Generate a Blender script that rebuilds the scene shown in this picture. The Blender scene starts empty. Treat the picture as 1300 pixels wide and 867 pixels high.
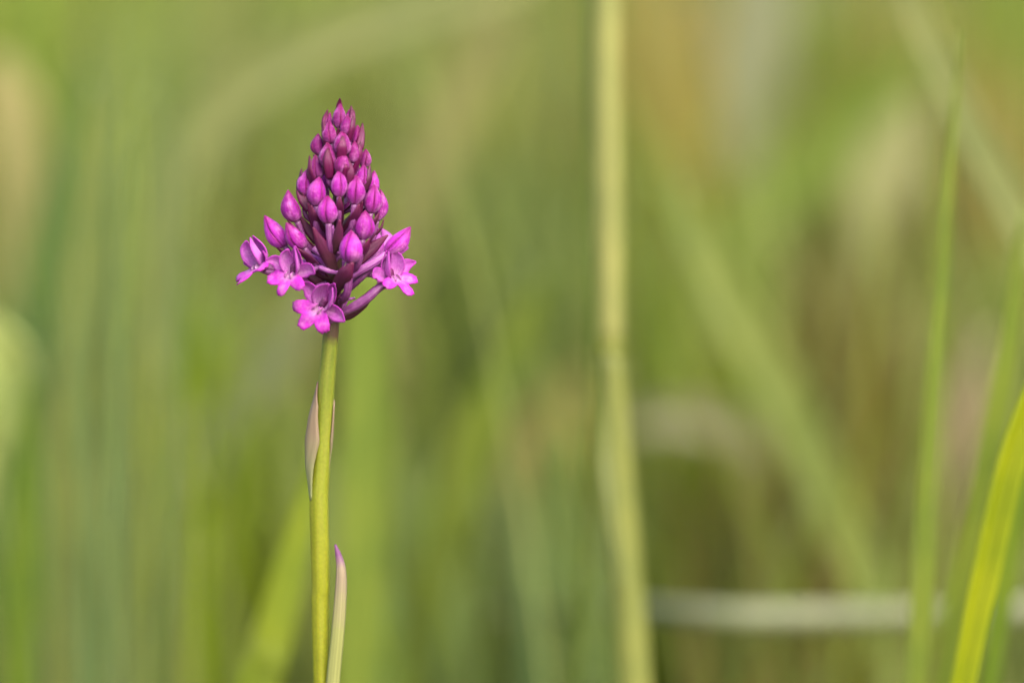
import bpy, math, random
import numpy as np
from mathutils import Vector, Matrix

random.seed(7)
rng = np.random.default_rng(11)
scene = bpy.context.scene
COL = scene.collection
R = math.radians

# ------------------------------------------------------------------ camera, sky, sun, exposure
PITCH = R(6.0)
DIST = 0.845                       # lens to orchid, metres
MMPX = 0.13e-3                     # metres per photo pixel at the orchid
LOOK = Vector((0, 0, 0.26))
FWD = Vector((0, math.cos(PITCH), -math.sin(PITCH)))
UP = Vector((0, math.sin(PITCH), math.cos(PITCH)))
RIGHT = Vector((1, 0, 0))
CAM = LOOK - FWD * DIST
cd = bpy.data.cameras.new('camera')
cam = bpy.data.objects.new('camera', cd)
COL.objects.link(cam)
cam.location = CAM
cam.rotation_euler = (math.pi / 2 - PITCH, 0, 0)
cd.sensor_width = 36.0
cd.lens = 180.0
cd.clip_start = 0.02
cd.clip_end = 500.0
cd.dof.use_dof = True
cd.dof.focus_distance = DIST - 0.003
cd.dof.aperture_fstop = 6.0
cd.dof.aperture_blades = 0
scene.camera = cam

SUN_EL, SUN_AZ = R(48), R(152)     # azimuth measured from +Y towards +X (sun behind and right of the camera)
world = bpy.data.worlds.new('World')
scene.world = world
world.use_nodes = True
wn = world.node_tree.nodes
sky = wn.new('ShaderNodeTexSky')
sky.sky_type = 'NISHITA'
sky.sun_disc = False
sky.sun_elevation = SUN_EL
sky.sun_rotation = SUN_AZ
sky.dust_density = 4.5
sky.air_density = 1.0
sky.ozone_density = 0.6
bg = wn['Background']
bg.inputs['Strength'].default_value = 0.15
world.node_tree.links.new(sky.outputs[0], bg.inputs['Color'])
sd = bpy.data.lights.new('sun', 'SUN')
sd.energy = 1.15
sd.angle = R(38)
sd.color = (1.0, 0.96, 0.88)
sun = bpy.data.objects.new('sun', sd)
COL.objects.link(sun)
sdir = Vector((math.sin(SUN_AZ) * math.cos(SUN_EL), math.cos(SUN_AZ) * math.cos(SUN_EL), math.sin(SUN_EL)))
sun.rotation_euler = sdir.to_track_quat('Z', 'Y').to_euler()
sun.location = (0.5, -0.5, 2)
vs = scene.view_settings
vs.view_transform = 'Standard'
vs.look = 'None'
vs.gamma = 1.0
vs.use_curve_mapping = False
vs.exposure = 1.68
scene.cycles.max_bounces = 8
scene.cycles.transmission_bounces = 4
scene.cycles.use_denoising = True

# ------------------------------------------------------------------ helpers
def at(px, py, Y=0.0):
    """world point seen at photo pixel (px, py) on the vertical plane y = Y"""
    d = FWD + RIGHT * ((px - 650) * MMPX / DIST) + UP * ((433.5 - py) * MMPX / DIST)
    return CAM + d * ((Y - CAM.y) / d.y)

def pxsize(w, Y=0.0):
    return w * MMPX * (DIST + Y) / DIST

def col(r, g, b, k=0.5):
    f = lambda c: ((c / 255 + 0.055) / 1.055) ** 2.4 if c > 10 else c / 255 / 12.92
    return (f(r) * k, f(g) * k, f(b) * k, 1.0)

def colm(r, g, b, k=0.5, f=0.6, gs=0.7):
    c = col(r, g, b, k * f)
    return (c[0], c[1] * gs, c[2], 1.0)

def catmull(pts, n):
    P = [Vector(p) for p in pts]
    if len(P) == 2:
        return [P[0].lerp(P[1], i / (n - 1)) for i in range(n)]
    P = [P[0] * 2 - P[1]] + P + [P[-1] * 2 - P[-2]]
    m = len(P) - 3
    out = []
    for i in range(n):
        u = i / (n - 1) * m
        k = min(int(u), m - 1)
        t = u - k
        a, b, c, d = P[k:k + 4]
        out.append(0.5 * ((2 * b) + (c - a) * t + (2 * a - 5 * b + 4 * c - d) * t * t + (3 * b - a - 3 * c + d) * t ** 3))
    return out

WPOS = {}
def empty(name, loc, parent=None, label=None, cat=None, group=None):
    o = bpy.data.objects.new(name, None)
    COL.objects.link(o)
    o.empty_display_size = 0.005
    loc = Vector(loc)
    WPOS[o.name] = loc
    if parent:
        o.parent = parent
        o.location = loc - WPOS[parent.name]
    else:
        o.location = loc
    if label: o['label'] = label
    if cat: o['category'] = cat
    if group: o['group'] = group
    return o

def mesh(name, verts, faces, mat, parent=None, uv=None, color=None, thick=0.0, base=None, smooth=True):
    base = Vector(base) if base is not None else (WPOS[parent.name] if parent else Vector((0, 0, 0)))
    me = bpy.data.meshes.new(name)
    me.from_pydata([tuple(Vector(v) - base) for v in verts], [], faces)
    if uv is not None:
        l = me.uv_layers.new(name='UVMap')
        vi = np.empty(len(me.loops), dtype=np.int32)
        me.loops.foreach_get('vertex_index', vi)
        l.data.foreach_set('uv', np.asarray(uv, dtype=np.float32)[vi].ravel())
    if smooth:
        me.polygons.foreach_set('use_smooth', [True] * len(me.polygons))
    me.materials.append(mat)
    o = bpy.data.objects.new(name, me)
    COL.objects.link(o)
    if parent:
        o.parent = parent
    else:
        o.location = base
    WPOS[o.name] = base
    if color: o.color = color
    if thick:
        s = o.modifiers.new('thickness', 'SOLIDIFY')
        s.thickness = thick
        s.offset = 0
    return o

def grid(rows, cols, closed=False):
    F = []
    for i in range(rows - 1):
        for j in range(cols if closed else cols - 1):
            a, b = i * cols + j, i * cols + (j + 1) % cols
            F.append((a, b, b + cols, a + cols))
    return F

def strip(pts, widths, normal=(0, -1, 0), cup=0.1, keel=0.0, n=14, m=7, twist=0.0, wave=0.0, twist0=0.0):
    """a leaf-like sheet along a centre line: returns verts, faces, uv"""
    C = catmull(pts, n)
    tt = np.linspace(0, 1, n)
    W = np.interp(tt, np.linspace(0, 1, len(widths)), widths)
    N0 = Vector(normal).normalized()
    V, UV = [], []
    for i in range(n):
        T = (C[min(i + 1, n - 1)] - C[max(i - 1, 0)]).normalized()
        S = T.cross(N0)
        S = S.normalized() if S.length > 1e-6 else Vector((1, 0, 0))
        N = S.cross(T).normalized()
        a = twist0 + twist * tt[i]
        S, N = S * math.cos(a) + N * math.sin(a), N * math.cos(a) - S * math.sin(a)
        for j in range(m):
            s = -1 + 2 * j / (m - 1)
            h = cup * W[i] * s * s - keel * W[i] * math.exp(-(s / 0.22) ** 2)
            h += wave * W[i] * math.sin(9 * tt[i] + 2 * s) * s * s
            V.append(C[i] + S * (s * W[i] / 2) + N * h)
            UV.append((s * 0.5 + 0.5, tt[i]))
    return V, grid(n, m), UV

def tube(pts, radii, n=16, m=10, ribs=0, ribamp=0.0, cap=True):
    C = catmull(pts, n)
    tt = np.linspace(0, 1, n)
    Rr = np.interp(tt, np.linspace(0, 1, len(radii)), radii)
    V, UV = [], []
    ref = Vector((0.3, -0.9, 0.31)).normalized()
    for i in range(n):
        T = (C[min(i + 1, n - 1)] - C[max(i - 1, 0)]).normalized()
        S = T.cross(ref).normalized()
        N = S.cross(T).normalized()
        for j in range(m):
            a = 2 * math.pi * j / m
            r = Rr[i] * (1 + ribamp * math.cos(ribs * a))
            V.append(C[i] + S * (r * math.cos(a)) + N * (r * math.sin(a)))
            UV.append((j / m, tt[i]))
    F = grid(n, m, True)
    if cap:
        F.append(tuple(range(m - 1, -1, -1)))
        F.append(tuple(range((n - 1) * m, n * m)))
    return V, F, UV

# ------------------------------------------------------------------ materials
class NT:
    def __init__(s, name):
        s.m = bpy.data.materials.new(name)
        s.m.use_nodes = True
        s.t = s.m.node_tree
        s.t.nodes.clear()
        s.out = s.t.nodes.new('ShaderNodeOutputMaterial')
    def n(s, kind, **kw):
        x = s.t.nodes.new('ShaderNode' + kind)
        for k, v in kw.items():
            if k.startswith('i_'):
                key = k[2:]
                x.inputs[int(key) if key.isdigit() else key.replace('_', ' ')].default_value = v
            else:
                setattr(x, k, v)
        return x
    def l(s, a, b):
        s.t.links.new(a, b)
    def noise(s, vec, scale, detail=3.0, rough=0.55):
        x = s.n('TexNoise', i_Scale=scale, i_Detail=detail, i_Roughness=rough)
        s.l(vec, x.inputs['Vector'])
        return x.outputs['Fac']
    def ramp(s, fac, a, b, c0=0.0, c1=1.0):
        x = s.n('MapRange', i_1=a, i_2=b, i_3=c0, i_4=c1)
        s.l(fac, x.inputs[0])
        return x.outputs[0]
    def mix(s, fac, a, b, mode='MIX'):
        x = s.n('Mix', data_type='RGBA', blend_type=mode)
        for sock, v in ((x.inputs[0], fac), (x.inputs[6], a), (x.inputs[7], b)):
            if hasattr(v, 'links'): s.l(v, sock)
            else: sock.default_value = v
        return x.outputs[2]
    def math(s, op, a, b=0.0):
        x = s.n('Math', operation=op)
        for sock, v in ((x.inputs[0], a), (x.inputs[1], b)):
            if hasattr(v, 'links'): s.l(v, sock)
            else: sock.default_value = v
        return x.outputs[0]
    def leaf(s, color, rough=0.5, transl=0.25, bump=None, bstr=0.2, bdist=0.0002, spec=0.35, sheen=0.0, sss=0.0, tcol=None):
        p = s.n('BsdfPrincipled', i_Roughness=rough)
        p.inputs['Specular IOR Level'].default_value = spec
        p.inputs['Sheen Weight'].default_value = sheen
        if sss:
            p.inputs['Subsurface Weight'].default_value = sss
            p.inputs['Subsurface Radius'].default_value = (1.0, 0.45, 0.8)
            p.inputs['Subsurface Scale'].default_value = 0.0008
        s.l(color, p.inputs['Base Color'])
        if bump is not None:
            b = s.n('Bump', i_Strength=bstr, i_Distance=bdist)
            s.l(bump, b.inputs['Height'])
            s.l(b.outputs[0], p.inputs['Normal'])
        if transl:
            t = s.n('BsdfTranslucent')
            s.l(tcol if tcol is not None else color, t.inputs['Color'])
            mx = s.n('MixShader', i_0=transl)
            s.l(p.outputs[0], mx.inputs[1]); s.l(t.outputs[0], mx.inputs[2])
            s.l(mx.outputs[0], s.out.inputs[0])
        else:
            s.l(p.outputs[0], s.out.inputs[0])
        return s.m

def uvparts(t):
    uv = t.n('UVMap')
    sx = t.n('SeparateXYZ')
    t.l(uv.outputs[0], sx.inputs[0])
    return uv.outputs[0], sx.outputs[0], sx.outputs[1]

def mat_petal(name, edge, pale, transl, base_amount, tip_amount, sss=0.0, vein=0.5):
    """object colour = body colour; 'edge' = saturated rim and tip, 'pale' = bleached base and middle"""
    t = NT(name)
    uv, u, v = uvparts(t)
    oi = t.n('ObjectInfo')
    tc = t.n('TexCoord')
    c = oi.outputs['Color']
    s = t.math('ABSOLUTE', t.math('SUBTRACT', u, 0.5))
    n1 = t.noise(tc.outputs['Object'], 620.0, 4.0)
    n2 = t.noise(tc.outputs['Object'], 2600.0, 3.0)
    # fine veins running along the length
    mp = t.n('Mapping'); mp.inputs['Scale'].default_value = (11.0, 1.6, 1.0)
    t.l(uv, mp.inputs['Vector'])
    vn = t.noise(mp.outputs[0], 1.0, 2.0)
    basef = t.math('MULTIPLY', t.ramp(v, 0.0, 0.42, 1.0, 0.0), base_amount)
    blot = t.math('MULTIPLY', t.ramp(n1, 0.42, 0.66), 0.8)
    mid = t.math('MULTIPLY', t.ramp(s, 0.06, 0.36, 1.0, 0.0), blot)
    c = t.mix(t.math('ADD', basef, mid), c, pale)
    e = t.math('MAXIMUM', t.ramp(s, 0.34, 0.5), t.ramp(v, 0.62, 1.0))
    c = t.mix(t.math('MULTIPLY', e, tip_amount), c, edge)
    c = t.mix(t.math('MULTIPLY', t.ramp(vn, 0.5, 0.68), vein), c, edge)
    mid_line = t.ramp(s, 0.0, 0.03, 0.45 * vein, 0.0)
    c = t.mix(mid_line, c, edge)
    hs = t.n('HueSaturation', i_Saturation=1.0)
    t.l(c, hs.inputs['Color']); t.l(t.ramp(n2, 0.3, 0.7, 0.86, 1.14), hs.inputs['Value'])
    h = t.math('ADD', t.math('MULTIPLY', vn, 0.6), n2)
    return t.leaf(hs.outputs[0], rough=0.55, transl=transl, bump=h, bstr=0.55, bdist=0.00016, spec=0.2, sheen=0.05, sss=sss)

M_BUD = mat_petal('bud_sepal', colm(172, 2, 108, .58, .52), colm(236, 150, 220, .62, .86, .8), 0.05, 0.30, 0.85, sss=0.2, vein=0.5)
M_PET = mat_petal('flower_petal', colm(220, 30, 206, .66, .8), colm(246, 195, 238, .66, .95, .85), 0.45, 0.45, 0.6, vein=0.3)
M_LIP = mat_petal('flower_lip', colm(236, 22, 216, .68, .72), colm(250, 200, 240, .66, .72, .85), 0.30, 0.62, 0.7, vein=0.2)

def mat_ovary():
    t = NT('ovary_and_spur')
    uv, u, v = uvparts(t)
    oi = t.n('ObjectInfo'); tc = t.n('TexCoord')
    mp = t.n('Mapping'); mp.inputs['Scale'].default_value = (16.0, 1.5, 1.0)
    t.l(uv, mp.inputs['Vector'])
    vn = t.noise(mp.outputs[0], 1.0, 2.0)
    n2 = t.noise(tc.outputs['Object'], 900.0, 3.0)
    c = t.mix(t.ramp(vn, 0.4, 0.66), oi.outputs['Color'], colm(140, 50, 130, .6, .65))
    c = t.mix(t.math('MULTIPLY', t.ramp(n2, 0.45, 0.75), 0.5), c, colm(225, 165, 215, .6, .7, .85))
    return t.leaf(c, rough=0.4, transl=0.08, bump=vn, bstr=0.3, bdist=0.0002, spec=0.4, sss=0.3)
M_OVARY = mat_ovary()

def mat_bract(name, lo, hi, tip, transl=0.12):
    t = NT(name)
    uv, u, v = uvparts(t)
    tc = t.n('TexCoord')
    n1 = t.noise(tc.outputs['Object'], 500.0, 4.0)
    mp = t.n('Mapping'); mp.inputs['Scale'].default_value = (26.0, 1.6, 1.0)
    t.l(uv, mp.inputs['Vector'])
    vn = t.noise(mp.outputs[0], 1.0, 3.0)
    c = t.mix(t.ramp(v, 0.05, 0.6), lo, hi)
    c = t.mix(t.ramp(v, 0.72, 0.98), c, tip)
    s = t.math('ABSOLUTE', t.math('SUBTRACT', u, 0.5))
    c = t.mix(t.math('MULTIPLY', t.ramp(s, 0.36, 0.5), 0.6), c, tip)
    hs = t.n('HueSaturation')
    t.l(c, hs.inputs['Color'])
    t.l(t.math('ADD', t.ramp(vn, 0.3, 0.7, 0.35, 0.65), t.ramp(n1, 0.3, 0.7, 0.35, 0.65)), hs.inputs['Value'])
    return t.leaf(hs.outputs[0], rough=0.42, transl=transl, bump=vn, bstr=0.45, bdist=0.0002, spec=0.4)
M_BRACT = mat_bract('bract_maroon', colm(110, 70, 70, .5, .8, .9), colm(122, 40, 90, .5, .74, .8), colm(146, 20, 92, .5, .75))
M_BRACTUP = mat_bract('bract_magenta', colm(140, 30, 98, .5, .66), colm(160, 26, 112, .5, .66), colm(136, 6, 76, .5, .55))

def mat_stem():
    t = NT('orchid_stem')
    uv, u, v = uvparts(t)
    tc = t.n('TexCoord'); geo = t.n('NewGeometry')
    sx = t.n('SeparateXYZ'); t.l(geo.outputs['Position'], sx.inputs[0])
    n1 = t.noise(tc.outputs['Object'], 300.0, 4.0)
    n3 = t.noise(tc.outputs['Object'], 2200.0, 2.0)
    mp = t.n('Mapping'); mp.inputs['Scale'].default_value = (14.0, 9.0, 1.0)
    t.l(uv, mp.inputs['Vector'])
    vn = t.noise(mp.outputs[0], 1.0, 3.0)
    z0 = at(400, 720).z; z1 = at(420, 470).z; z2 = at(420, 436).z; z3 = at(420, 424).z
    g = t.mix(t.ramp(sx.outputs[2], z0, z1), col(174, 178, 36, .48), col(146, 162, 46, .43))
    g = t.mix(t.math('MULTIPLY', t.ramp(vn, 0.42, 0.66), 0.5), g, col(186, 186, 70, .42))
    zz = t.math('ADD', sx.outputs[2], t.math('MULTIPLY', t.math('SUBTRACT', n1, 0.5), 0.004))
    g = t.mix(t.ramp(zz, z2, z3), g, col(124, 92, 70, .36))
    hs = t.n('HueSaturation'); t.l(g, hs.inputs['Color'])
    t.l(t.math('MULTIPLY', t.ramp(n3, 0.3, 0.7, 0.88, 1.1), t.ramp(n1, 0.3, 0.7, 0.94, 1.05)), hs.inputs['Value'])
    return t.leaf(hs.outputs[0], rough=0.38, transl=0.0, bump=t.math('ADD', vn, t.math('MULTIPLY', n3, 0.3)), bstr=0.3, bdist=0.0002, spec=0.4, sss=0.25)
M_STEM = mat_stem()

def mat_sheath(name, lo, mid, tip, a0=0.1, a=0.45, b=0.8, b1=1.0):
    t = NT(name)
    uv, u, v = uvparts(t)
    tc = t.n('TexCoord')
    n1 = t.noise(tc.outputs['Object'], 260.0, 4.0)
    mp = t.n('Mapping'); mp.inputs['Scale'].default_value = (10.0, 1.0, 1.0)
    t.l(uv, mp.inputs['Vector'])
    vn = t.noise(mp.outputs[0], 1.0, 3.0)
    vv = t.math('ADD', v, t.math('MULTIPLY', t.math('SUBTRACT', n1, 0.5), 0.25))
    c = t.mix(t.ramp(vv, a0, a), lo, mid)
    c = t.mix(t.ramp(vv, b, b1), c, tip)
    hs = t.n('HueSaturation'); t.l(c, hs.inputs['Color'])
    t.l(t.ramp(vn, 0.3, 0.7, 0.72, 1.2), hs.inputs['Value'])
    return t.leaf(hs.outputs[0], rough=0.45, transl=0.18, bump=vn, bstr=0.4, bdist=0.0002, spec=0.35)
M_SHEATH = mat_sheath('sheath_mauve', col(186, 192, 132, .56), col(172, 148, 120, .56), col(140, 98, 96, .46), a=0.6)
M_SHEATH2 = mat_sheath('sheath_pale', col(184, 186, 112, .58), col(190, 170, 140, .56), col(158, 92, 150, .46), a0=.42, a=.62, b=.70, b1=.88)

def mat_blade():
    t = NT('grass_blade')
    uv, u, v = uvparts(t)
    oi = t.n('ObjectInfo'); tc = t.n('TexCoord')
    mp = t.n('Mapping'); mp.inputs['Scale'].default_value = (9.0, 1.2, 1.0)
    t.l(uv, mp.inputs['Vector'])
    vn = t.noise(mp.outputs[0], 1.0, 2.0)
    n1 = t.noise(tc.outputs['Object'], 60.0, 3.0)
    hs = t.n('HueSaturation'); t.l(oi.outputs['Color'], hs.inputs['Color'])
    t.l(t.math('ADD', t.ramp(vn, 0.3, 0.7, 0.40, 0.60), t.ramp(n1, 0.3, 0.7, 0.36, 0.64)), hs.inputs['Value'])
    t.l(t.ramp(n1, 0.3, 0.7, 0.51, 0.49), hs.inputs['Hue'])
    return t.leaf(hs.outputs[0], rough=0.5, transl=0.28, bump=vn, bstr=0.3, bdist=0.0003, spec=0.3)
M_BLADE = mat_blade()

def mat_field():
    t = NT('meadow_grass')
    at_ = t.n('VertexColor', layer_name='Col')
    return t.leaf(at_.outputs[0], rough=0.55, transl=0.28, spec=0.25)
M_FIELD = mat_field()

def mat_ground():
    t = NT('soil_and_thatch')
    geo = t.n('NewGeometry')
    n1 = t.noise(geo.outputs['Position'], 6.0, 6.0)
    n2 = t.noise(geo.outputs['Position'], 90.0, 5.0, 0.65)
    c = t.mix(t.ramp(n1, 0.35, 0.65), (0.10, 0.09, 0.035, 1), (0.12, 0.14, 0.04, 1))
    c = t.mix(t.ramp(n2, 0.45, 0.7), c, (0.22, 0.21, 0.10, 1))
    return t.leaf(c, rough=0.9, transl=0.0, bump=n2, bstr=0.8, bdist=0.01, spec=0.1)
M_GROUND = mat_ground()

# ------------------------------------------------------------------ ground
gn = 40
gx = np.sign(np.linspace(-1, 1, gn)) * np.abs(np.linspace(-1, 1, gn)) ** 3 * 150
gv = []
for yy in gx:
    for xx in gx:
        r_ = math.hypot(xx, yy)
        gv.append((xx, yy, 0.012 * math.sin(xx * 3.1) * math.cos(yy * 2.3) * min(1, r_) + 0.004 * max(0, r_ - 8) * math.sin(xx * .2 + 1)))
g = mesh('ground', gv, grid(gn, gn), M_GROUND)
g['kind'] = 'structure'

# ------------------------------------------------------------------ the meadow grass (uncountable: one object)
def field_blades(bx, by, h, w, lean, az, c, seg=5):
    """vectorised blades: base x, y, height, width, lean (horizontal reach), azimuth, colour"""
    n = len(bx)
    t = np.linspace(0, 1, seg + 1)
    reach = lean[:, None] * (t ** 2)[None, :]
    x = bx[:, None] + np.cos(az)[:, None] * reach
    y = by[:, None] + np.sin(az)[:, None] * reach
    z = h[:, None] * (t - 0.18 * (t ** 3) * np.minimum(1, lean / h)[:, None])
    ww = w[:, None] * np.array([0.7, 1.0, 1.0, 0.85, 0.55, 0.06])[None, :seg + 1] * 0.5
    sa = az + np.pi / 2 + rng.normal(0, 0.5, n)
    sx, sy = np.cos(sa)[:, None] * ww, np.sin(sa)[:, None] * ww
    L = np.stack([x - sx, y - sy, z - 0.01], -1)
    Rr = np.stack([x + sx, y + sy, z - 0.01], -1)
    V = np.stack([L, Rr], 2).reshape(n, -1, 3)
    k = V.shape[1]
    i = np.arange(seg) * 2
    F = np.stack([i, i + 1, i + 3, i + 2], -1)[None] + (np.arange(n) * k)[:, None, None]
    C = np.repeat(c[:, None, :], k, 1)
    return V.reshape(-1, 3), F.reshape(-1, 4), C.reshape(-1, 4)

PAL = [col(126, 150, 52), col(140, 156, 70), col(116, 140, 30), col(132, 148, 96), col(158, 158, 98), col(150, 138, 84), col(112, 124, 50)]
parts = []
def scatter(n, x0, x1, y0, y1, hm, hs_, wm, weights, seg=5, hole=None):
    bx = rng.uniform(x0, x1, n); by = rng.uniform(y0, y1, n)
    if hole is not None:
        k = ~hole(bx, by); bx, by = bx[k], by[k]; n = len(bx)
    h = np.clip(rng.normal(hm, hs_, n), 0.03, None)
    clump = np.sin(bx * 17 + 1.3 * np.sin(by * 9)) + np.sin(by * 13 + 2 * np.sin(bx * 7))
    idx = np.clip((rng.choice(len(PAL), n, p=np.array(weights) / sum(weights))), 0, len(PAL) - 1)
    c = np.array(PAL)[idx] * rng.uniform(0.75, 1.2, (n, 1))
    c[:, :3] *= (1 + 0.12 * clump)[:, None]
    c[:, 3] = 1
    parts.append(field_blades(bx, by, h, rng.uniform(0.5, 1.4, n) * wm, np.abs(rng.normal(0.3, 0.18, n)) * h, rng.uniform(0, 2 * np.pi, n), c, seg))

W0 = [5, 5, 3, 3, 2, 2, 3]
# short turf round the orchid and under the camera, taller grass beyond
near = lambda x, y: (np.hypot(x + 0.03, y) < 0.012)
scatter(9000, -0.9, 0.9, -1.3, 0.30, 0.085, 0.03, 0.0035, W0, hole=near)
scatter(6000, -0.7, 0.7, 0.30, 0.75, 0.12, 0.03, 0.0045, W0)
scatter(5000, -0.9, 0.9, 0.75, 1.4, 0.15, 0.04, 0.005, W0)
scatter(11000, -1.8, 1.8, 1.4, 3.2, 0.20, 0.05, 0.006, W0)
scatter(12000, -4, 4, 3.2, 9.0, 0.24, 0.06, 0.009, W0)

def clump(px, py, Y, rpx, c, n=40, over=1.15, wm=0.006, lean=0.07, jit=0.12):
    """a tuft of similar blades whose upper half stands at about pixel (px, py), rooted on the ground"""
    p = at(px, py, Y)
    r = pxsize(rpx, Y)
    bx = p.x + rng.normal(0, r * 0.6, n)
    by = Y + rng.normal(0, 0.035, n)
    h = p.z * over + np.clip(rng.normal(0, r * 0.55, n), -r, r)
    h = np.clip(h, 0.04, None)
    cc = np.array([c] * n) * rng.uniform(1 - jit * 1.6, 1 + jit * 1.6, (n, 1))
    cc[:, :3] *= rng.uniform(1 - jit, 1 + jit, (n, 3))
    cc[:, 3] = 1
    parts.append(field_blades(bx, by, h, rng.uniform(0.6, 1.3, n) * wm, np.abs(rng.normal(lean, lean * .5, n)) * h, rng.uniform(0, 2 * np.pi, n), cc))

CL = [  # px, py, depth, radius px, colour, count
    (40, 30, .6, 60, (130, 148, 50), 44), (20, 170, .70, 55, (184, 170, 104), 40), (10, 340, .55, 40, (124, 138, 80), 30),
    (110, 20, .70, 60, (140, 158, 56), 40), (110, 330, .50, 60, (116, 140, 70), 40), (170, 120, .62, 60, (132, 152, 88), 40),
    (180, 420, .42, 60, (128, 150, 84), 40), (250, 40, .7, 50, (136, 144, 78), 36), (245, 300, .60, 45, (112, 110, 22), 50),
    (235, 500, .36, 40, (122, 146, 6), 60), (240, 660, .40, 40, (118, 122, 34), 30), (230, 820, .36, 40, (132, 146, 104), 30),
    (330, 60, .9, 60, (124, 132, 44), 44), (345, 430, .75, 60, (172, 160, 112), 50), (330, 580, .5, 50, (112, 130, 82), 40),
    (420, 20, .9, 60, (136, 148, 66), 40), (480, 300, .8, 60, (132, 148, 62), 40), (540, 300, .7, 60, (128, 142, 58), 40),
    (590, 560, .55, 55, (118, 140, 34), 40), (600, 30, .8, 50, (142, 146, 72), 36), (660, 60, .85, 50, (116, 128, 58), 40),
    (650, 290, .50, 50, (108, 126, 60), 50), (680, 420, .6, 40, (112, 130, 26), 36), (690, 580, .5, 50, (160, 146, 68), 36),
    (690, 700, .32, 40, (114, 132, 78), 40), (620, 800, .40, 50, (118, 138, 46), 36), (850, 60, .85, 40, (164, 132, 56), 40),
    (860, 200, .75, 40, (124, 134, 34), 40), (880, 420, .55, 55, (112, 136, 12), 50), (850, 620, .45, 45, (108, 126, 16), 40),
    (960, 60, .95, 55, (150, 154, 128), 50), (1000, 260, .75, 55, (116, 124, 44), 44), (1050, 360, .6, 50, (92, 92, 38), 60),
    (1080, 440, .40, 36, (104, 94, 36), 40), (965, 640, .36, 36, (126, 114, 58), 30), (1050, 60, .9, 50, (116, 132, 34), 40),
    (1120, 40, 1.0, 40, (170, 146, 84), 36), (1120, 220, .85, 45, (184, 178, 124), 40), (1150, 380, .7, 45, (116, 120, 56), 40),
    (1130, 620, .45, 50, (130, 120, 80), 36), (1270, 60, .8, 40, (126, 142, 36), 40), (1260, 180, .7, 40, (150, 128, 66), 36),
    (1230, 480, .5, 45, (140, 136, 84), 36), (1280, 400, .5, 40, (124, 138, 60), 30), (960, 790, .36, 50, (110, 124, 60), 30),
    (500, 640, .36, 50, (136, 154, 84), 46), (90, 640, .32, 60, (138, 158, 74), 50), (140, 800, .36, 30, (142, 128, 60), 26),
    (560, 760, .36, 50, (112, 130, 56), 36),
]
clump(125, 470, .21, 70, col(126, 146, 88, .6), 50, wm=.0012, over=1.3)
clump(140, 640, .24, 70, col(150, 160, 90, .6), 40, wm=.0012, over=1.2)
AVG = (137, 150, 72)
for px, py, Y, r, c, n in CL:
    c = tuple(q * .9 + a * .1 for q, a in zip(c, AVG))
    clump(px, py, Y, r, col(*c, k=.72), int(n * 1.5), wm=.007)
# upright stems and blades of every depth that overlap in the blur
MID = [col(142, 158, 66, .66), col(154, 162, 92, .66), col(126, 146, 40, .66), col(136, 152, 74, .66), col(152, 160, 88, .66), col(118, 132, 44, .62), col(150, 160, 60, .66)]
def middle(n, y0, y1, wm, top0, top1, leanm=.12):
    Y = rng.uniform(y0, y1, n)
    px = rng.uniform(-260, 1560, n); py = rng.uniform(top0, top1, n)
    P = np.array([at(a, b, c) for a, b, c in zip(px, py, Y)])
    h = np.clip(P[:, 2], .05, None) * 1.05
    az = np.where(rng.random(n) < .5, 0, np.pi) + rng.normal(0, .5, n)
    lean = np.abs(rng.normal(leanm, leanm * .8, n)) * h
    c = np.array(MID)[rng.choice(len(MID), n)] * rng.uniform(.80, 1.2, (n, 1)); c[:, 3] = 1
    parts.append(field_blades(P[:, 0], Y, h, rng.uniform(.5, 1.4, n) * wm, lean, az, c))
middle(60, .22, .36, .0035, -60, 700)
middle(200, .20, .38, .0017, -60, 780, .2)
middle(150, .36, .60, .0045, -160, 500, .25)
middle(170, .60, 1.0, .0055, -220, 300, .25)
V = np.concatenate([p[0] for p in parts])
off, Fs = 0, []
for p in parts:
    Fs.append(p[1] + off); off += len(p[0])
F = np.concatenate(Fs); C = np.concatenate([p[2] for p in parts])
me = bpy.data.meshes.new('meadow_grass')
me.vertices.add(len(V)); me.vertices.foreach_set('co', V.astype(np.float32).ravel())
me.loops.add(F.size); me.loops.foreach_set('vertex_index', F.astype(np.int32).ravel())
me.polygons.add(len(F)); me.polygons.foreach_set('loop_start', np.arange(0, F.size, 4, dtype=np.int32))
me.update(calc_edges=True)
ca = me.color_attributes.new('Col', 'FLOAT_COLOR', 'POINT')
ca.data.foreach_set('color', C.astype(np.float32).ravel())
me.polygons.foreach_set('use_smooth', [True] * len(F))
me.materials.append(M_FIELD)
fo = bpy.data.objects.new('meadow_grass', me); COL.objects.link(fo)
fo['kind'] = 'stuff'; fo['label'] = 'soft mixed green and straw meadow grass filling the background'; fo['category'] = 'grass'

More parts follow.
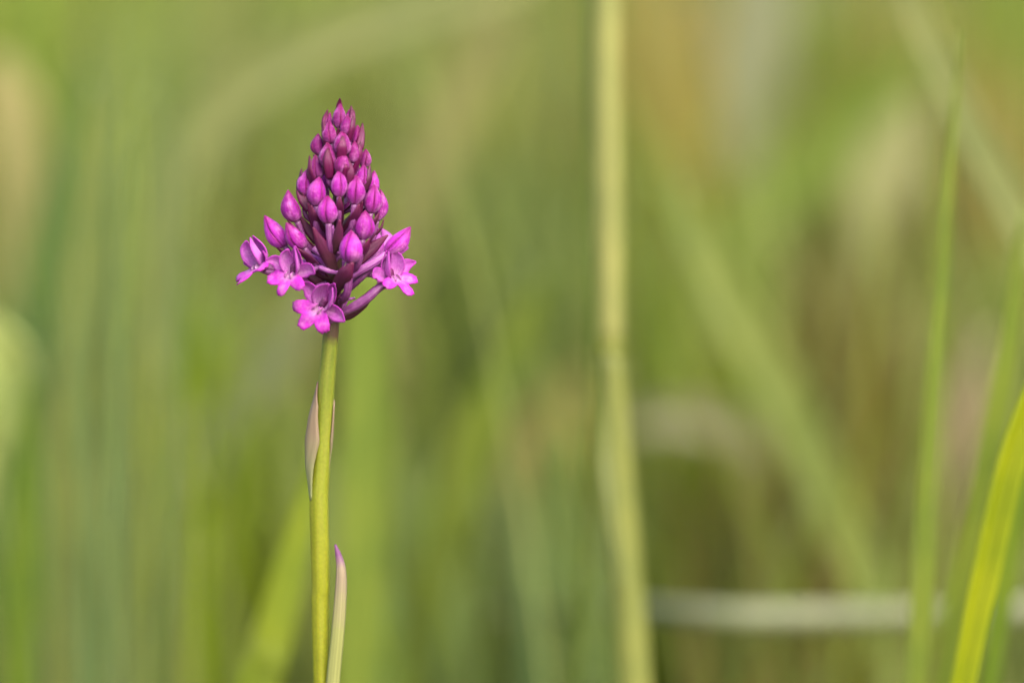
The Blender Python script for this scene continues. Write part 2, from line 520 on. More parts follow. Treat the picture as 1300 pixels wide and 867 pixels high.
# ------------------------------------------------------------------ single blades, stalks and leaves one can tell apart
def blade(name, label, cat, path, Y, c, Y2=None, cup=0.12, keel=0.05, root=True, group=None, k=.48, twist=0.0, lean=0.0, wave=0.0):
    """path = [(px, py, width px)] from the top down; the foot runs on to the ground"""
    Y2 = Y if Y2 is None else Y2
    n = len(path)
    P, W = [], []
    for i, (px, py, w) in enumerate(path):
        y = Y + (Y2 - Y) * i / max(1, n - 1)
        P.append(at(px, py, y)); W.append(pxsize(w, y))
    if root:
        a, b = P[-2], P[-1]
        d = (b - a); dx = d.x / abs(d.z) if abs(d.z) > 1e-6 else 0
        dx = max(-0.4, min(0.4, dx))
        P.append(Vector((b.x + dx * b.z * 0.45 + lean, b.y, b.z * 0.5))); W.append(W[-1] * 0.9)
        P.append(Vector((b.x + dx * b.z * 0.6 + lean * 1.6, b.y, -0.006))); W.append(W[-1] * 0.6)
    base = Vector((P[-1].x, P[-1].y, 0)) if root else P[-1]
    V, F, UV = strip(P[::-1], W[::-1], (0.15, -1, 0.1), cup=cup, keel=keel, n=30, m=7, twist=twist, wave=wave)
    o = mesh(name, V, F, M_BLADE, None, UV, col(*c, k=k), thick=0.0004, base=base)
    o['label'] = label; o['category'] = cat
    if group: o['group'] = group
    return o

blade('grass_shoot', 'bright yellow-green curved grass blade, sharpest of the blades beside the orchid', 'grass blade',
      [(1395, 290, 3), (1352, 395, 22), (1306, 520, 36), (1280, 600, 38), (1250, 733, 38), (1222, 867, 32)], .040, (168, 184, 16), k=.49, keel=.28)
blade('grass_shoot', 'mid green grass blade running close behind the bright yellow-green one', 'grass blade',
      [(1300, 260, 3), (1288, 380, 22), (1264, 530, 34), (1232, 690, 33), (1199, 867, 28)], .10, (140, 162, 50))
blade('grass_shoot', 'dark green grass blade half hidden by the bright yellow-green one', 'grass blade',
      [(1330, 420, 4), (1306, 560, 22), (1282, 700, 26), (1256, 867, 26)], .09, (122, 150, 30))
blade('grass_shoot', 'narrow upright green blade crossing the horizontal straw', 'grass blade',
      [(1219, 40, 2), (1208, 190, 9), (1197, 340, 17), (1182, 540, 24), (1171, 720, 26), (1164, 867, 27)], .085, (146, 166, 56))
blade('grass_shoot', 'broad pale grey-green blade leaning diagonally over the narrow upright blade', 'grass blade',
      [(1128, -70, 34), (1158, 10, 40), (1204, 110, 44), (1252, 205, 46), (1312, 310, 46), (1400, 450, 44)], .19, (166, 174, 104), Y2=.21)
# the tall pale stalk with its node
pts = [(768, -130), (769, 0), (770, 150), (772, 300), (775, 440), (783, 560), (791, 680), (800, 800), (806, 900)]
Ys = .115
P = [at(a, b, Ys) for a, b in pts]; P.append(Vector((P[-1].x + .004, Ys, .1))); P.append(Vector((P[-1].x + .003, Ys, -.005)))
st = empty('grass_stalk', (P[-1].x, Ys, 0), None, 'tall pale straw-yellow grass stalk with a joint halfway up', 'grass stalk')
V_, F_, U_ = tube(P[:5], [pxsize(15, Ys), pxsize(19, Ys), pxsize(20, Ys), pxsize(19, Ys), pxsize(17, Ys)], 24, 12)
mesh('upper_stalk', V_, F_, M_BLADE, st, U_, col(190, 192, 110, .49))
V_, F_, U_ = tube(P[4:], [pxsize(16, Ys), pxsize(18, Ys), pxsize(20, Ys), pxsize(22, Ys), pxsize(22, Ys), pxsize(20, Ys), pxsize(18, Ys)], 24, 12)
mesh('lower_stalk', V_, F_, M_BLADE, st, U_, col(178, 184, 94, .48))
V_, F_, U_ = tube([at(774, 452, Ys), at(775, 440, Ys), at(776, 430, Ys)], [pxsize(17, Ys), pxsize(21, Ys), pxsize(17, Ys)], 8, 12)
mesh('stalk_joint', V_, F_, M_BLADE, st, U_, col(150, 158, 60, .5))
V_, F_, U_ = strip([at(775, 445, Ys - .004), at(770, 560, Ys - .006), at(776, 640, Ys - .01), at(790, 760, Ys - .015)][::-1], [pxsize(4), pxsize(16), pxsize(22), pxsize(14)], n=20)
mesh('leaf_sheath', V_, F_, M_BLADE, st, U_, col(150, 160, 74, .42), thick=.0003)
blade('grass_shoot', 'thin dark green blade standing against the tall pale stalk', 'grass blade',
      [(746, -60, 6), (748, 80, 8), (751, 260, 8), (752, 440, 8), (744, 640, 9), (732, 867, 10)], .13, (128, 150, 50))
# horizontal straw, bent over: its root is beyond the right edge
Yh = .21
P = [at(1600, 1500, Yh), at(1585, 1100, Yh), at(1530, 830, Yh), at(1400, 776, Yh), at(1200, 778, Yh), at(1000, 782, Yh), at(900, 779, Yh), at(780, 772, Yh + .04), at(600, 778, Yh + .12)]
P[0].z = -.005
V_, F_, U_ = tube(P, [pxsize(q, Yh) for q in (12, 12, 13, 15, 14, 16, 14, 10, 4)], 40, 10)
o = mesh('bent_straw', V_, F_, M_BLADE, None, U_, col(184, 190, 146, .46), base=(P[0].x, P[0].y, 0))
o['label'] = 'dry whitish straw bent over horizontally low behind the narrow upright blade'; o['category'] = 'straw'
blade('broad_leaf', 'wide light green leaf slanting down to the right behind the straw', 'leaf',
      [(860, 230, 14), (890, 320, 48), (950, 430, 62), (1012, 545, 64), (1065, 660, 62), (1112, 760, 52), (1140, 880, 36)], .30, (148, 164, 74), wave=.03)
blade('broad_leaf', 'wide fresh green leaf arching up to the right behind the tall pale stalk', 'leaf',
      [(1190, 40, 8), (1130, 110, 50), (1050, 190, 80), (960, 270, 90), (890, 350, 80), (850, 460, 66), (830, 620, 60)], .52, (132, 156, 52))
blade('grass_shoot', 'pale tan-green blade arching over behind the top of the orchid', 'grass blade',
      [(760, -90, 20), (640, -20, 50), (520, 18, 50), (400, 62, 58), (300, 125, 60), (238, 200, 56), (205, 310, 50), (190, 500, 46)], .40, (158, 166, 96))
blade('grass_shoot', 'pale olive blade leaning right just behind the orchid buds', 'grass blade',
      [(650, -30, 30), (620, 50, 58), (578, 140, 62), (540, 230, 60), (505, 330, 56), (480, 440, 60), (470, 620, 64), (460, 867, 60)], .46, (164, 164, 96))
blade('grass_shoot', 'wide upright light green blade directly behind the orchid stem', 'grass blade',
      [(470, 330, 30), (466, 420, 60), (464, 560, 66), (460, 720, 66), (452, 880, 60)], .20, (144, 166, 58))
blade('grass_shoot', 'bright green blade rising to meet the orchid stem low down', 'grass blade',
      [(402, 560, 4), (388, 640, 26), (366, 730, 46), (340, 830, 52), (322, 900, 50)], .13, (152, 172, 44))
blade('grass_shoot', 'dark green blade leaning right beside the tan patch of dry grass', 'grass blade',
      [(112, 90, 10), (90, 190, 40), (62, 300, 48), (35, 420, 50), (8, 560, 48)], .34, (98, 132, 50))
blade('grass_shoot', 'dark green upright blade below the pale yellow-green leaf', 'grass blade',
      [(44, 470, 6), (36, 560, 28), (30, 680, 34), (25, 800, 36), (22, 880, 36)], .17, (114, 142, 34))
blade('broad_leaf', 'pale yellow-green folded leaf with a whitish upper edge', 'leaf',
      [(-45, 395, 20), (-12, 425, 52), (10, 465, 70), (8, 510, 64), (-8, 560, 44), (-25, 640, 24)], .20, (172, 188, 100), k=.54, cup=.25, wave=.2)
for i, (x, w, Y, c, lab) in enumerate([
        (92, 30, .20, (150, 162, 78), 'slender yellowish upright blade next to the dark leaning blade'),
        (132, 34, .23, (134, 152, 78), 'slender dull green upright blade between two yellowish blades'),
        (168, 36, .26, (142, 162, 80), 'slender light green upright blade with a drooping tip'),
        (205, 30, .30, (142, 154, 86), 'slender grey-green upright blade bordering the olive-brown grass')]):
    blade('grass_shoot', lab, 'grass blade',
          [(x + 26, 110 + 50 * (i % 2), 4), (x + 14, 240, w * .7), (x + 2, 420, w), (x - 8, 620, w), (x - 14, 867, w)], Y, c)
blade('grass_shoot', 'grey-blue blade leaning right across the saturated green leaf', 'grass blade',
      [(400, 380, 10), (352, 450, 44), (300, 520, 58), (245, 600, 60), (200, 690, 56), (160, 880, 50)], .34, (142, 152, 108))
blade('broad_leaf', 'saturated dark green leaf behind the grey-blue blade', 'leaf',
      [(232, 390, 20), (238, 450, 64), (240, 520, 70), (236, 600, 60), (228, 700, 44)], .34, (122, 146, 8))
blade('grass_shoot', 'olive blade leaning right midway between orchid and tall pale stalk', 'grass blade',
      [(700, 340, 6), (660, 420, 40), (615, 520, 56), (575, 640, 60), (540, 770, 56), (520, 880, 50)], .28, (126, 146, 42))
blade('grass_shoot', 'dull green blade leaning left towards the foot of the tall pale stalk', 'grass blade',
      [(690, 560, 6), (706, 640, 30), (730, 730, 40), (760, 820, 42), (780, 900, 40)], .22, (110, 132, 56))

# withered leaves hanging in the grass, pale patches in the blur
for lab, Y, c, path in [
    ('tan withered leaf beside the dark green leaning blade', .40, (176, 168, 104), [(0, 70, 30), (12, 130, 70), (24, 200, 74), (20, 280, 44), (14, 420, 10), (12, 600, 8)]),
    ('pinkish-beige withered leaf just below the lowest open flowers', .48, (184, 170, 126), [(392, 350, 20), (368, 410, 72), (342, 470, 74), (326, 540, 30), (320, 650, 8)]),
    ('pale cream withered leaf under the leaning grey-green blade', .48, (174, 174, 116), [(1162, 130, 20), (1136, 180, 70), (1114, 240, 76), (1100, 300, 30), (1094, 420, 8)]),
    ('grey bleached leaf at the top beyond the ochre one', .55, (154, 158, 116), [(968, -60, 60), (958, 20, 90), (950, 90, 90), (944, 170, 50), (940, 300, 10)]),
    ('ochre withered leaf close beside the top of the tall pale stalk', .50, (154, 146, 68), [(806, -60, 30), (830, 40, 56), (852, 130, 56), (868, 210, 26), (874, 330, 8)]),
    ('straw-coloured leaf left of the joint of the tall pale stalk', .42, (172, 160, 92), [(734, 470, 20), (698, 535, 60), (666, 600, 58), (650, 660, 20), (645, 760, 8)]),
    ('faded leaf lying almost level right of the tall pale stalk', .42, (172, 170, 126), [(800, 545, 20), (860, 530, 44), (930, 548, 48), (985, 590, 26), (1000, 700, 8)]),
    ('dull beige leaf between the narrow upright blade and the yellow-green blades', .36, (168, 150, 116), [(1255, 420, 14), (1236, 480, 44), (1222, 550, 44), (1216, 620, 18), (1214, 740, 8)]),
]:
    blade('dry_leaf', lab, 'leaf', path, Y, c, k=.56, cup=.18, wave=.08)

# ------------------------------------------------------------------ the orchid
S1 = 1 / 2.711
def zp(zx, zy, dep=0.0):
    """position measured on an enlargement of the flower head; dep = millimetres towards the camera"""
    return at(280 + zx * S1, 110 + zy * S1, -dep * 1e-3)
def zmm(w):
    return w * S1 * MMPX

stem_top = zp(412, 110, 0)
stem_px = [(409, 867, 11.2), (407, 740, 11.6), (405, 640, 12.2), (407, 600, 11.4), (412, 520, 10.8), (419, 436, 10.0), (423, 380, 9.6), (427, 300, 8.4), (431, 220, 6.5), (432, 150, 4)]
SP = [at(a, b) for a, b, _ in stem_px]
root = Vector((SP[0].x + .004, 0, 0))
orchid = empty('orchid_plant', root, None, 'magenta orchid with a cone of closed buds above open flowers on a green stem', 'orchid')
P = [root + Vector((0, 0, -.004)), root + Vector((-.001, 0, .09))] + SP
RA = [.0018, .0016] + [pxsize(r) for *_, r in stem_px]
V_, F_, U_ = tube(P, RA, 70, 24, ribs=6, ribamp=0.04)
mesh('stem', V_, F_, M_STEM, orchid, U_)
def axis(zy, dx=0.0):
    """stem axis at enlarged row zy"""
    py = 110 + zy * S1
    ys = [b for _, b, _ in stem_px][::-1]; xs = [a for a, _, _ in stem_px][::-1]
    return at(float(np.interp(py, ys, xs)), py, 0.0)

# mauve sheath leaf clasping the stem
V_, U_ = [], []
nr, nc = 26, 22
for i in range(nr):
    t = i / (nr - 1)
    py = 634 + (485 - 634) * t
    cx = float(np.interp(py, [436, 520, 600, 640], [419, 412, 407, 405]))
    c0 = at(cx, py)
    rs = pxsize(float(np.interp(py, [436, 520, 640], [10.0, 10.8, 12.2])))
    left = pxsize(float(np.interp(t, [0, .12, .3, .5, .7, .85, 1], [11.6, 14.5, 19.5, 22, 19.5, 15, 11.4])))
    right = pxsize(float(np.interp(t, [0, .35, .45, .55, .7, .9, 1], [9.0, 10.8, 12.5, 12.6, 12.2, 11.6, 11.0])))
    a0 = float(np.interp(t, [0, .5, .8, 1], [215, 262, 240, 192]))   # free margin, in front at the left
    a1 = float(np.interp(t, [0, .35, .5, .8, 1], [20, -10, -34, -14, 160]))
    for j in range(nc):
        s = j / (nc - 1)
        a = R(a0 + (a1 - a0) * s)
        ex = left if math.cos(a) < 0 else right
        back = rs * 1.08
        V_.append(c0 + Vector((math.cos(a) * ex, (math.sin(a) * (back if math.sin(a) > 0 else rs * 1.12)), 0)))
        U_.append((s, t))
mesh('sheath_leaf', V_, grid(nr, nc), M_SHEATH, orchid, U_, thick=.00025)
# lower sheath leaf standing free on the right
P = [at(409, 1080, -.0016), at(415, 980, -.002), at(423.5, 867, -.0026), at(430, 800, -.003), at(433.5, 750, -.003), at(433.5, 722, -.003), at(430, 705, -.0026), at(425.5, 691, -.0022)]
V_, F_, U_ = strip(P, [pxsize(w) for w in (22, 20, 16.5, 16, 14, 11, 7, 1)], (0.25, -1, .1), cup=-.30, keel=-.03, n=34, m=11)
mesh('sheath_leaf', V_, F_, M_SHEATH2, orchid, U_, thick=.0003)

PROF_T = [0, .06, .14, .26, .40, .54, .68, .80, .90, .96, 1]
PROF_R = [.28, .56, .80, .97, 1.0, .91, .73, .50, .28, .13, .02]
def make_bud(tip, base, w, attach, c, rot=0.0, opening=0.0, split=0.0):
    """three overlapping sepals closed into a pointed egg on a curved ovary"""
    tip, base, attach = Vector(tip), Vector(base), Vector(attach)
    e = empty('bud', base, orchid)
    ax = tip - base
    L = ax.length
    T = ax.normalized()
    A = T.cross(Vector((0.1, -1, 0.05))).normalized()
    B = A.cross(T).normalized()
    bend = (Vector((axis(0).x, 0, 0)) - Vector((base.x, base.y, 0)))
    bend = bend - T * bend.dot(T)
    bend = bend.normalized() * L * random.uniform(.02, .10) if bend.length > 1e-6 else Vector()
    nr, nc = 18, 11
    w = w * random.uniform(.90, 1.02)
    pe = random.uniform(.85, 1.2)
    flat = random.uniform(.88, 1.02)
    lump = random.uniform(0, 6)
    for k in range(3):
        V, UV = [], []
        sc = 1.0 - 0.018 * k
        for i in range(nr):
            t = i / (nr - 1)
            pr = float(np.interp(t ** pe, PROF_T, PROF_R)) * w / 2 * sc * (1 + .03 * math.sin(7 * t + lump + 2 * k))
            c0 = base + ax * t - bend * math.sin(t * math.pi) + bend * 0.6 * t * t
            for j in range(nc):
                s = -1 + 2 * j / (nc - 1)
                th = rot + R(120 * k) + s * R(63)
                r = pr * (1 + 0.035 * (1 - s * s) - 0.085 * abs(s) ** 5 + 0.03 * math.exp(-(s / .14) ** 2) + opening * t ** 3)
                V.append(c0 + (A * math.cos(th) + B * math.sin(th) * flat) * r + T * (split * L * (0.5 if k == 1 else 0) * t))
                UV.append((s * .5 + .5, t))
        j = random.uniform(-.1, .1)
        cc = (c[0] * (1 + j), c[1] * (1 + j), c[2] * (1 + j * .6), 1)
        mesh('sepal', V, grid(nr, nc), M_BUD, e, UV, cc, thick=.00012)
    # ovary
    d = attach - base
    mid = base - T * d.length * 0.42 + d * 0.12
    V, F, UV = tube([base + T * L * .04, mid, attach], [w * .17, w * .17, w * .13], 14, 10, ribs=3, ribamp=.06)
    mesh('ovary', V, F, M_OVARY, e, UV, colm(180, 100, 172, .58, .7, .85))
    return e

def make_bract(pts, widths, mat=None, normal=(0, -1, .1), cup=-.18, keel=.05, twist=0.0):
    V, F, UV = strip(pts, widths, normal, cup=cup, keel=keel, n=18, m=9, twist=twist)
    return mesh('bract', V, F, mat or M_BRACT, orchid, UV, thick=.00018)

YOUNG = colm(162, 28, 140, .56, .70, .5); MIDC = colm(186, 40, 178, .60, .80, .5); OLD = colm(196, 54, 196, .62, .90, .6)
# tip x, tip y, base x, base y, width, depth tip, depth base (mm to the camera), age, bract mode
BUDS = [
    (411, 60, 408, 146, 50, .6, 1.2, 0, 'b'), (445, 80, 438, 138, 38, -.4, .2, 0, 'r'), (438, 100, 430, 168, 50, 1.8, 2.4, 0, 'r'),
    (375, 90, 372, 152, 36, -.2, .2, 0, 'l'), (372, 118, 381, 198, 48, 1.6, 2.2, 0, 'l'), (420, 150, 416, 236, 60, 2.8, 3.6, 0, 'f'),
    (474, 133, 465, 204, 40, .2, .8, 0, 'r'), (333, 163, 342, 238, 46, .2, .8, 0, 'b'), (367, 192, 370, 278, 60, 2.9, 3.6, 0, 'f'),
    (463, 188, 455, 264, 48, 2.2, 2.8, 0, 'r'), (502, 216, 492, 278, 42, -.6, 0, 0, 'b'), (424, 228, 415, 302, 55, 4.0, 4.6, 0, 'fr'),
    (325, 235, 336, 318, 49, 1.9, 2.5, 0, 'l'), (493, 267, 483, 348, 55, 1.6, 2.4, 1, 'r'), (299, 280, 291, 378, 50, .4, 1.0, 1, 'l'),
    (408, 285, 408, 380, 53, 5.0, 5.6, 1, 'b'), (531, 290, 515, 372, 50, .2, .8, 1, 'b'), (337, 310, 331, 412, 66, 4.2, 4.8, 1, 'b'),
    (467, 305, 460, 407, 64, 4.4, 5.0, 1, 'b'), (530, 338, 517, 437, 64, 2.0, 2.8, 1, 'b'), (556, 355, 540, 462, 44, -1.2, -.6, 1, 'b'),
    (366, 375, 372, 472, 67, 5.8, 6.4, 1, 'n'), (226, 358, 264, 464, 66, 2.4, 2.6, 1, 'b'), (500, 427, 488, 527, 70, 4.6, 5.0, 1, 'b'),
    (149, 445, 222, 551, 65, .6, 1.2, 2, 'b'), (223, 470, 288, 557, 67, 4.0, 3.8, 1, 'b'), (453, 497, 446, 607, 82, 7.0, 7.4, 2, 'n'),
    (657, 486, 567, 577, 62, 2.6, 3.0, 2, 'n'),
    # the far side of the cone
    (440, 140, 436, 215, 46, -2.4, -2.8, 0, 'n'), (385, 175, 380, 250, 46, -2.4, -2.8, 0, 'n'), (455, 240, 448, 325, 55, -3.4, -3.9, 0, 'n'),
    (370, 265, 366, 350, 56, -3.6, -4.2, 1, 'n'), (500, 320, 490, 410, 58, -4.0, -4.4, 1, 'n'), (420, 340, 416, 440, 60, -5.0, -5.6, 1, 'n'),
    (330, 360, 338, 455, 60, -4.0, -4.4, 1, 'n'), (480, 430, 468, 525, 62, -5.5, -5.6, 1, 'n'), (370, 450, 376, 550, 64, -6.2, -6.4, 1, 'n'),
]
for i, (tx, ty, bx, by, w, dt, db, age, br) in enumerate(BUDS):
    tip, base = zp(tx, ty, dt), zp(bx, by, db)
    reach = (base - axis(by)).length
    att = axis(by + 20 + reach / zmm(1) * 0.75)
    outv = Vector((base.x - att.x, base.y - att.y, 0))
    outv = outv.normalized() if outv.length > 1e-6 else Vector((0, -1, 0))
    att = att + outv * .0008
    c = (YOUNG, MIDC, OLD)[age]
    f = random.uniform(.9, 1.1)
    make_bud(tip, base, zmm(w), att, (c[0] * f, c[1] * f, c[2] * f, 1), rot=random.uniform(0, 2.0), split=0.08 if i == 26 else 0, opening=.12 if i == 26 else 0)
    up = (tip - base)
    hw = zmm(w) / 2
    m = M_BRACTUP if age == 0 else M_BRACT
    if br == 'n':
        continue
    tgt = {'f': Vector((0.05, -1, 0)), 'fr': Vector((.75, -.75, 0)), 'l': Vector((-.85, -.35, 0)), 'r': Vector((.85, -.4, 0)), 'b': outv}[br]
    tgt = tgt.normalized()
    under = base + tgt * hw * .95 - up * .12
    if br == 'b':
        under = base + outv * hw * .6 - up * .35
        top = base + tgt * hw * 1.0 + up * .05
        pts = [att - up * .1, att.lerp(under, .55) - up * .22, under, top]
        wd = [hw * .9, hw * 1.15, hw * 1.0, hw * .1]
    else:
        far = {'f': .78, 'fr': .5, 'l': .98, 'r': .98}[br]
        pts = [att - up * .1, att.lerp(under, .6) - up * .15, base + tgt * hw * 1.12 + up * .25, base + tgt * hw * 1.0 + up * far * .75, base + tgt * hw * .82 + up * far]
        wd = [hw * .8, hw * 1.1, hw * 1.15, hw * .7, hw * .08]
    make_bract(pts, wd, m, normal=tgt + Vector((0, -.25, 0)), cup=-.22)

# bracts that stand out on their own: enlarged-pixel centre line, widths, depth
for pts, wd in [
    ([(392, 640, 5.2), (372, 590, 6.4), (345, 540, 7.2), (318, 484, 7.6)], (30, 46, 38, 3)),
    ([(385, 575, 6.0), (400, 540, 7.6), (406, 500, 8.2), (411, 458, 8.4)], (20, 34, 30, 4)),
    ([(385, 520, 2.0), (345, 498, 3.6), (322, 455, 4.6), (303, 400, 5.0)], (34, 46, 36, 8)),
    ([(415, 500, 2.0), (440, 476, 3.2), (468, 440, 4.0), (486, 392, 4.4)], (34, 42, 34, 8)),
    ([(430, 640, 3.2), (470, 600, 4.0), (525, 553, 3.6), (577, 511, 3.0)], (26, 42, 40, 3)),
    ([(396, 715, 4.4), (408, 680, 7.4), (430, 645, 9.2), (456, 606, 9.4)], (20, 48, 52, 8)),
    ([(404, 800, 2.4), (407, 765, 3.6), (403, 720, 4.2), (398, 678, 4.2)], (18, 18, 16, 3)),
    ([(405, 790, 2.0), (440, 782, 2.2), (490, 742, 2.6), (530, 690, 2.6)], (26, 40, 40, 6)),
    ([(385, 660, 2.0), (345, 640, 3.2), (312, 600, 4.0), (285, 555, 3.8)], (24, 40, 34, 4)),
    ([(360, 700, 1.6), (335, 668, 2.8), (300, 640, 3.0), (280, 612, 2.6)], (24, 40, 34, 6)),
    ([(375, 560, 1.8), (335, 530, 2.4), (300, 490, 2.4), (272, 440, 2.2)], (22, 36, 30, 4)),
]:
    make_bract([zp(*p) for p in pts], [zmm(q) for q in wd], M_BRACT, cup=-.24, keel=.06)
# young bracts whose points stand clear of the upper buds
for pts, wd in [
    ([(412, 120, -.6), (410, 95, -.8), (409, 66, -.7), (411, 40, -.3)], (20, 26, 20, 2)),
    ([(440, 165, 1.6), (450, 130, 1.4), (453, 100, .8), (449, 67, .4)], (22, 26, 20, 2)),
    ([(368, 165, 1.2), (359, 135, .8), (361, 108, .4), (369, 80, .2)], (20, 24, 18, 2)),
    ([(462, 245, 2.2), (478, 205, 2.2), (485, 165, 1.4), (489, 126, .8)], (24, 30, 22, 2)),
    ([(306, 425, 2.4), (284, 392, 2.0), (271, 360, 1.2), (264, 321, .8)], (26, 32, 22, 2)),
    ([(318, 335, 1.6), (308, 308, 1.6), (305, 288, 1.4), (306, 264, 1.0)], (18, 22, 16, 2)),
    ([(500, 355, 1.6), (508, 330, 1.6), (511, 305, 1.0), (510, 276, .6)], (18, 22, 16, 2)),
    ([(440, 335, 5.2), (446, 305, 5.4), (444, 280, 5.2), (440, 252, 4.8)], (22, 28, 24, 3)),
    ([(376, 318, 4.6), (372, 282, 5.2), (368, 250, 5.2), (367, 214, 4.6)], (22, 34, 28, 3)),
]:
    make_bract([zp(*p) for p in pts], [zmm(q) for q in wd], M_BRACTUP, cup=-.22, keel=.06)
# loose ovaries that cross the gaps, each with its bud's spur
def make_flower(px, py, dep, yaw, pitch, roll, size, attach, shape=1.0, spur=None, open_=1.0, tint=1.0, tilt=0.0, ov=None):
    o = zp(px, py, dep)
    attach = Vector(attach)
    e = empty('flower', o, orchid)
    f = Vector((math.sin(R(yaw)) * math.cos(R(pitch)), -math.cos(R(yaw)) * math.cos(R(pitch)), math.sin(R(pitch))))
    r = Vector((0, 0, 1)).cross(f)
    r = r.normalized() * -1 if False else f.cross(Vector((0, 0, 1))).normalized() * -1
    u = f.cross(r).normalized()
    if u.z < 0: u = -u
    if r.dot(RIGHT) < 0 and abs(yaw) < 90: r = -r
    a = R(roll)
    r, u = r * math.cos(a) + u * math.sin(a), u * math.cos(a) - r * math.sin(a)
    k = 1e-3 * size
    L = lambda x, y, z: o + r * (x * k) + u * (y * k) + f * (z * k)
    N = lambda x, y, z: r * x + u * y + f * z
    pc = colm(218, 134, 216, .66, 1.32, .85); sc = colm(214, 118, 212, .64, 1.28, .85); lc = colm(222, 70, 212, .68, .95, .8)
    def pet(name, pts, wd, nrm, cup, keel, mat, c, wave=0.0):
        V, F, UV = strip([L(*p) for p in pts], [q * k for q in wd], N(*nrm), cup=cup, keel=keel, n=14, m=9, wave=wave)
        return mesh(name, V, F, mat, e, UV, c, thick=.00016)
    j = lambda: random.uniform(-.18, .18)
    pet('dorsal_sepal', [(0, .3, -1.0), (j() * .5, 2.0, -1.3), (0, 3.6, -.6), (0, 4.7, .7)], (1.2, 2.6, 2.7, 1.6, .3), (0, .25, 1), .30, .03, M_PET, sc)
    for s in (-1, 1):
        pet('petal', [(s * .35, .3, -.6), (s * 1.15, 1.5, .1), (s * 1.2 + j() * 2, 3.0, .9), (s * .5 + j(), 4.3 + j() * 2, 1.5)], (1.1, 2.3, 2.7, 1.9, .3), (-s * 1.1, .1, 1), .22, .02, M_PET, pc)
        pet('lateral_sepal', [(s * .4, .3, -.8), (s * 1.8 * open_, 1.0 + j(), -.6), (s * 3.3 * open_, 1.5 + j() * 2, -.1), (s * 4.6 * open_, 1.5 + j() * 3, .9)], (1.0, 2.2, 2.4, 1.7, .3), (-s * .25, -.15, 1), .16, .05, M_PET, sc, wave=.04)
    # the three-lobed lip, one continuous sheet spread round the throat
    na, nr = 84, 9
    lob = [(-90 + j() * 50, 2.15 + j(), 1.95 + j() * .5, 1.02 + j() * .7), (-152 + j() * 60, 2.1 + j(), 1.85 + j() * .5, 1.1 + j() * .7), (-28 + j() * 60, 2.1 + j(), 1.85 + j() * .5, 1.1 + j() * .7)]
    wv = random.uniform(0, 6)
    V, UV = [], []
    for ia in range(na):
        th = -225 + 270 * ia / (na - 1)
        best, bs = .55, 0
        for (ang, aa, dd, bb) in lob:
            d_ = R(th - ang)
            c_, s_ = math.cos(d_), math.sin(d_)
            # ray from the throat against the lobe's ellipse
            qa = c_ * c_ / aa ** 2 + s_ * s_ / bb ** 2
            qb = -2 * c_ * dd / aa ** 2
            qc = dd * dd / aa ** 2 - 1
            disc = qb * qb - 4 * qa * qc
            if disc > 0:
                rr = (-qb + math.sqrt(disc)) / (2 * qa)
                rr *= 1 - .09 * math.exp(-(d_ / .12) ** 2) + .03 * math.sin(th * .7 + wv)
                if rr > best: best = rr
        for ir in range(nr):
            q = ir / (nr - 1)
            rr = best * q
            x, y = rr * math.cos(R(th)), rr * math.sin(R(th))
            lobphase = math.cos(R((th + 90) * 360 / 62))
            z = .25 + .42 * rr - .085 * rr * rr + .05 * rr * lobphase * q + .10 * math.sin(2.2 * rr + th * .06 + wv) * rr * .5 + .10 * q * q * math.sin(th * .11 + wv * 2)
            ty = math.cos(R(tilt)) * y + math.sin(R(tilt)) * (z - .25) * .6; tz = .25 + math.cos(R(tilt)) * (z - .25) - math.sin(R(tilt)) * y
            V.append(L(x, ty, tz)); UV.append((.5 + .42 * math.sin(R((th + 90) * 180 / 62)) * q, min(1, rr / 4.0)))
    mesh('lip', V, grid(na, nr), M_LIP, e, UV, lc, thick=.0002)
    for s in (-1, 1):   # two raised guide ridges at the lip's base
        Vv, Ff, Uu = strip([L(s * .45, .55, .3), L(s * .5, .1, .75), L(s * .55, -.5, .75)], [.35 * k, .75 * k, .3 * k], N(s, 0, .25), cup=.05, n=8, m=5)
        mesh('lip_ridge', Vv, Ff, M_LIP, e, Uu, col(246, 200, 236, .66), thick=.0002)
    Vv, Ff, Uu = tube([L(0, .35, -.8), L(0, .9, -.5), L(0, 1.6, -.3), L(0, 2.1, -.4)], [.5 * k, .6 * k, .55 * k, .12 * k], 10, 10)
    mesh('column', Vv, Ff, M_PET, e, Uu, colm(180, 50, 140, .5))
    # ovary back to the stem
    d = attach - o
    p1 = o - f * (.0016 * size)
    mid = p1.lerp(attach, .5) - f * (.0010) + Vector((0, 0, -.0009))
    opts = [o - f * (.0004 * size), p1, mid, attach] if ov is None else [o - f * (.0004 * size)] + [zp(*q) for q in ov] + [attach]
    Vv, Ff, Uu = tube(opts, [.00062 * size, .00072, .00085, .00062], 16, 12, ribs=3, ribamp=.07)
    mesh('ovary', Vv, Ff, M_OVARY, e, Uu, colm(196, 120, 190, .6, .7, .85))
    if spur:
        P = [L(0, 0, .1), L(0, -.5, -1.2)] + [zp(*q) for q in spur]
        Vv, Ff, Uu = tube(P, [.0004, .0005, .0004, .0003, .0002][:max(2, len(P))], 16, 8)
        mesh('spur', Vv, Ff, M_OVARY, e, Uu, colm(210, 130, 212, .62, 1.0, .85))
    return e

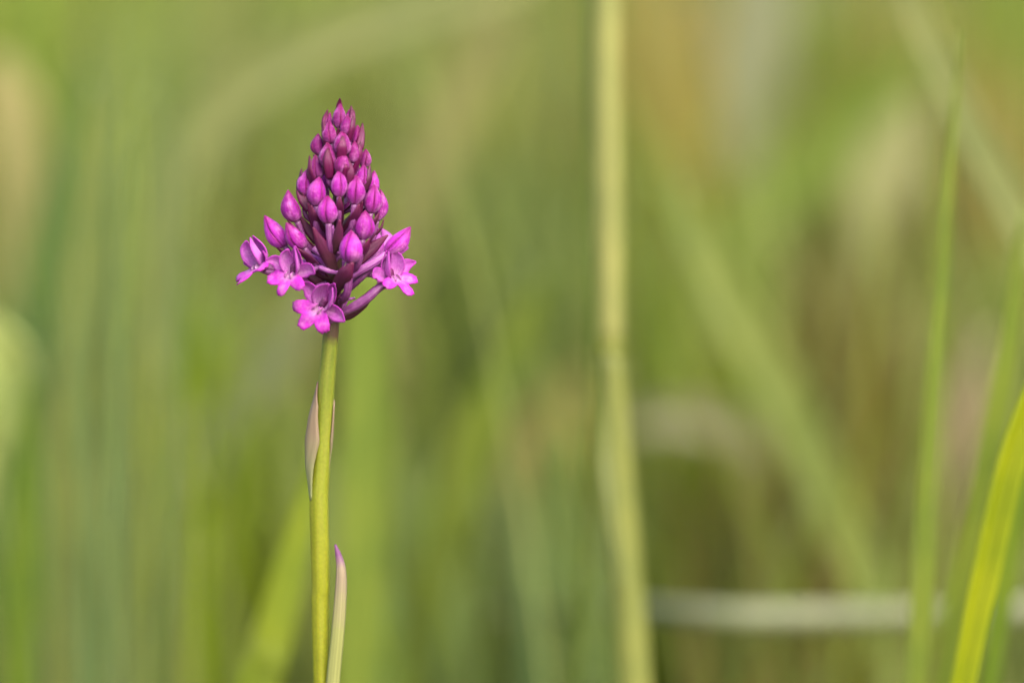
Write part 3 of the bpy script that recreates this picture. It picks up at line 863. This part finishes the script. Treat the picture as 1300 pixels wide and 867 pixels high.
FLOWERS = [
    dict(px=134, py=626, dep=1.8, yaw=-56, pitch=4, roll=14, size=1.16, attach=axis(700), spur=[(250, 660, 2), (300, 690, 1.5)], open_=.6, tilt=50),
    dict(px=242, py=650, dep=5.4, yaw=-26, pitch=8, roll=-10, size=1.04, attach=axis(720), spur=[(340, 622, 4.5), (372, 636, 5), (408, 640, 5)], tilt=16),
    dict(px=338, py=764, dep=6.2, yaw=-20, pitch=2, roll=-36, size=1.12, attach=axis(800), spur=[(390, 735, 3), (430, 733, 2), (462, 728, 1)], tilt=8),
    dict(px=599, py=664, dep=4.0, yaw=38, pitch=20, roll=10, size=1.04, attach=zp(414, 782, 3.2), spur=[(520, 650, 2), (480, 655, 1.5), (445, 662, 1)], tilt=22,
         ov=[(548, 692, 4.6), (505, 730, 5.0), (455, 762, 4.4)]),
    dict(px=540, py=600, dep=-5.0, yaw=158, pitch=0, roll=-4, size=1.15, attach=axis(680), spur=[(470, 655, -4), (440, 690, -3), (425, 720, -2)]),
    dict(px=350, py=640, dep=-6.0, yaw=200, pitch=0, roll=0, size=.95, attach=axis(720)),
]
for d in FLOWERS:
    make_flower(**d)
# slender ovaries and spurs crossing the open middle of the head
for pts, r in [([(375, 560, 4.6), (392, 572, 5), (408, 576, 4.6)], 9), ([(370, 592, 4), (392, 594, 4.4), (412, 586, 4)], 8),
               ([(372, 535, 3), (385, 520, 4.2), (382, 480, 5.6)], 11), ([(330, 690, 3), (356, 682, 3), (385, 690, 2.4)], 9),
               ([(405, 800, 1), (425, 742, 2.4), (440, 700, 2.4), (456, 664, 2)], 11), ([(340, 622, 5), (372, 634, 5.4), (412, 642, 4.8)], 9),
               ([(570, 577, 3.0), (520, 612, 3.6), (470, 640, 3.8), (430, 664, 3)], 15), ([(318, 556, 3.4), (350, 580, 3.4), (400, 600, 2.4)], 11)]:
    V_, F_, U_ = tube([zp(*p) for p in pts], [zmm(r), zmm(r * 1.1), zmm(r * .8)], 14, 10)
    mesh('spur', V_, F_, M_OVARY, orchid, U_, colm(204, 124, 206, .6, 1.0, .85))
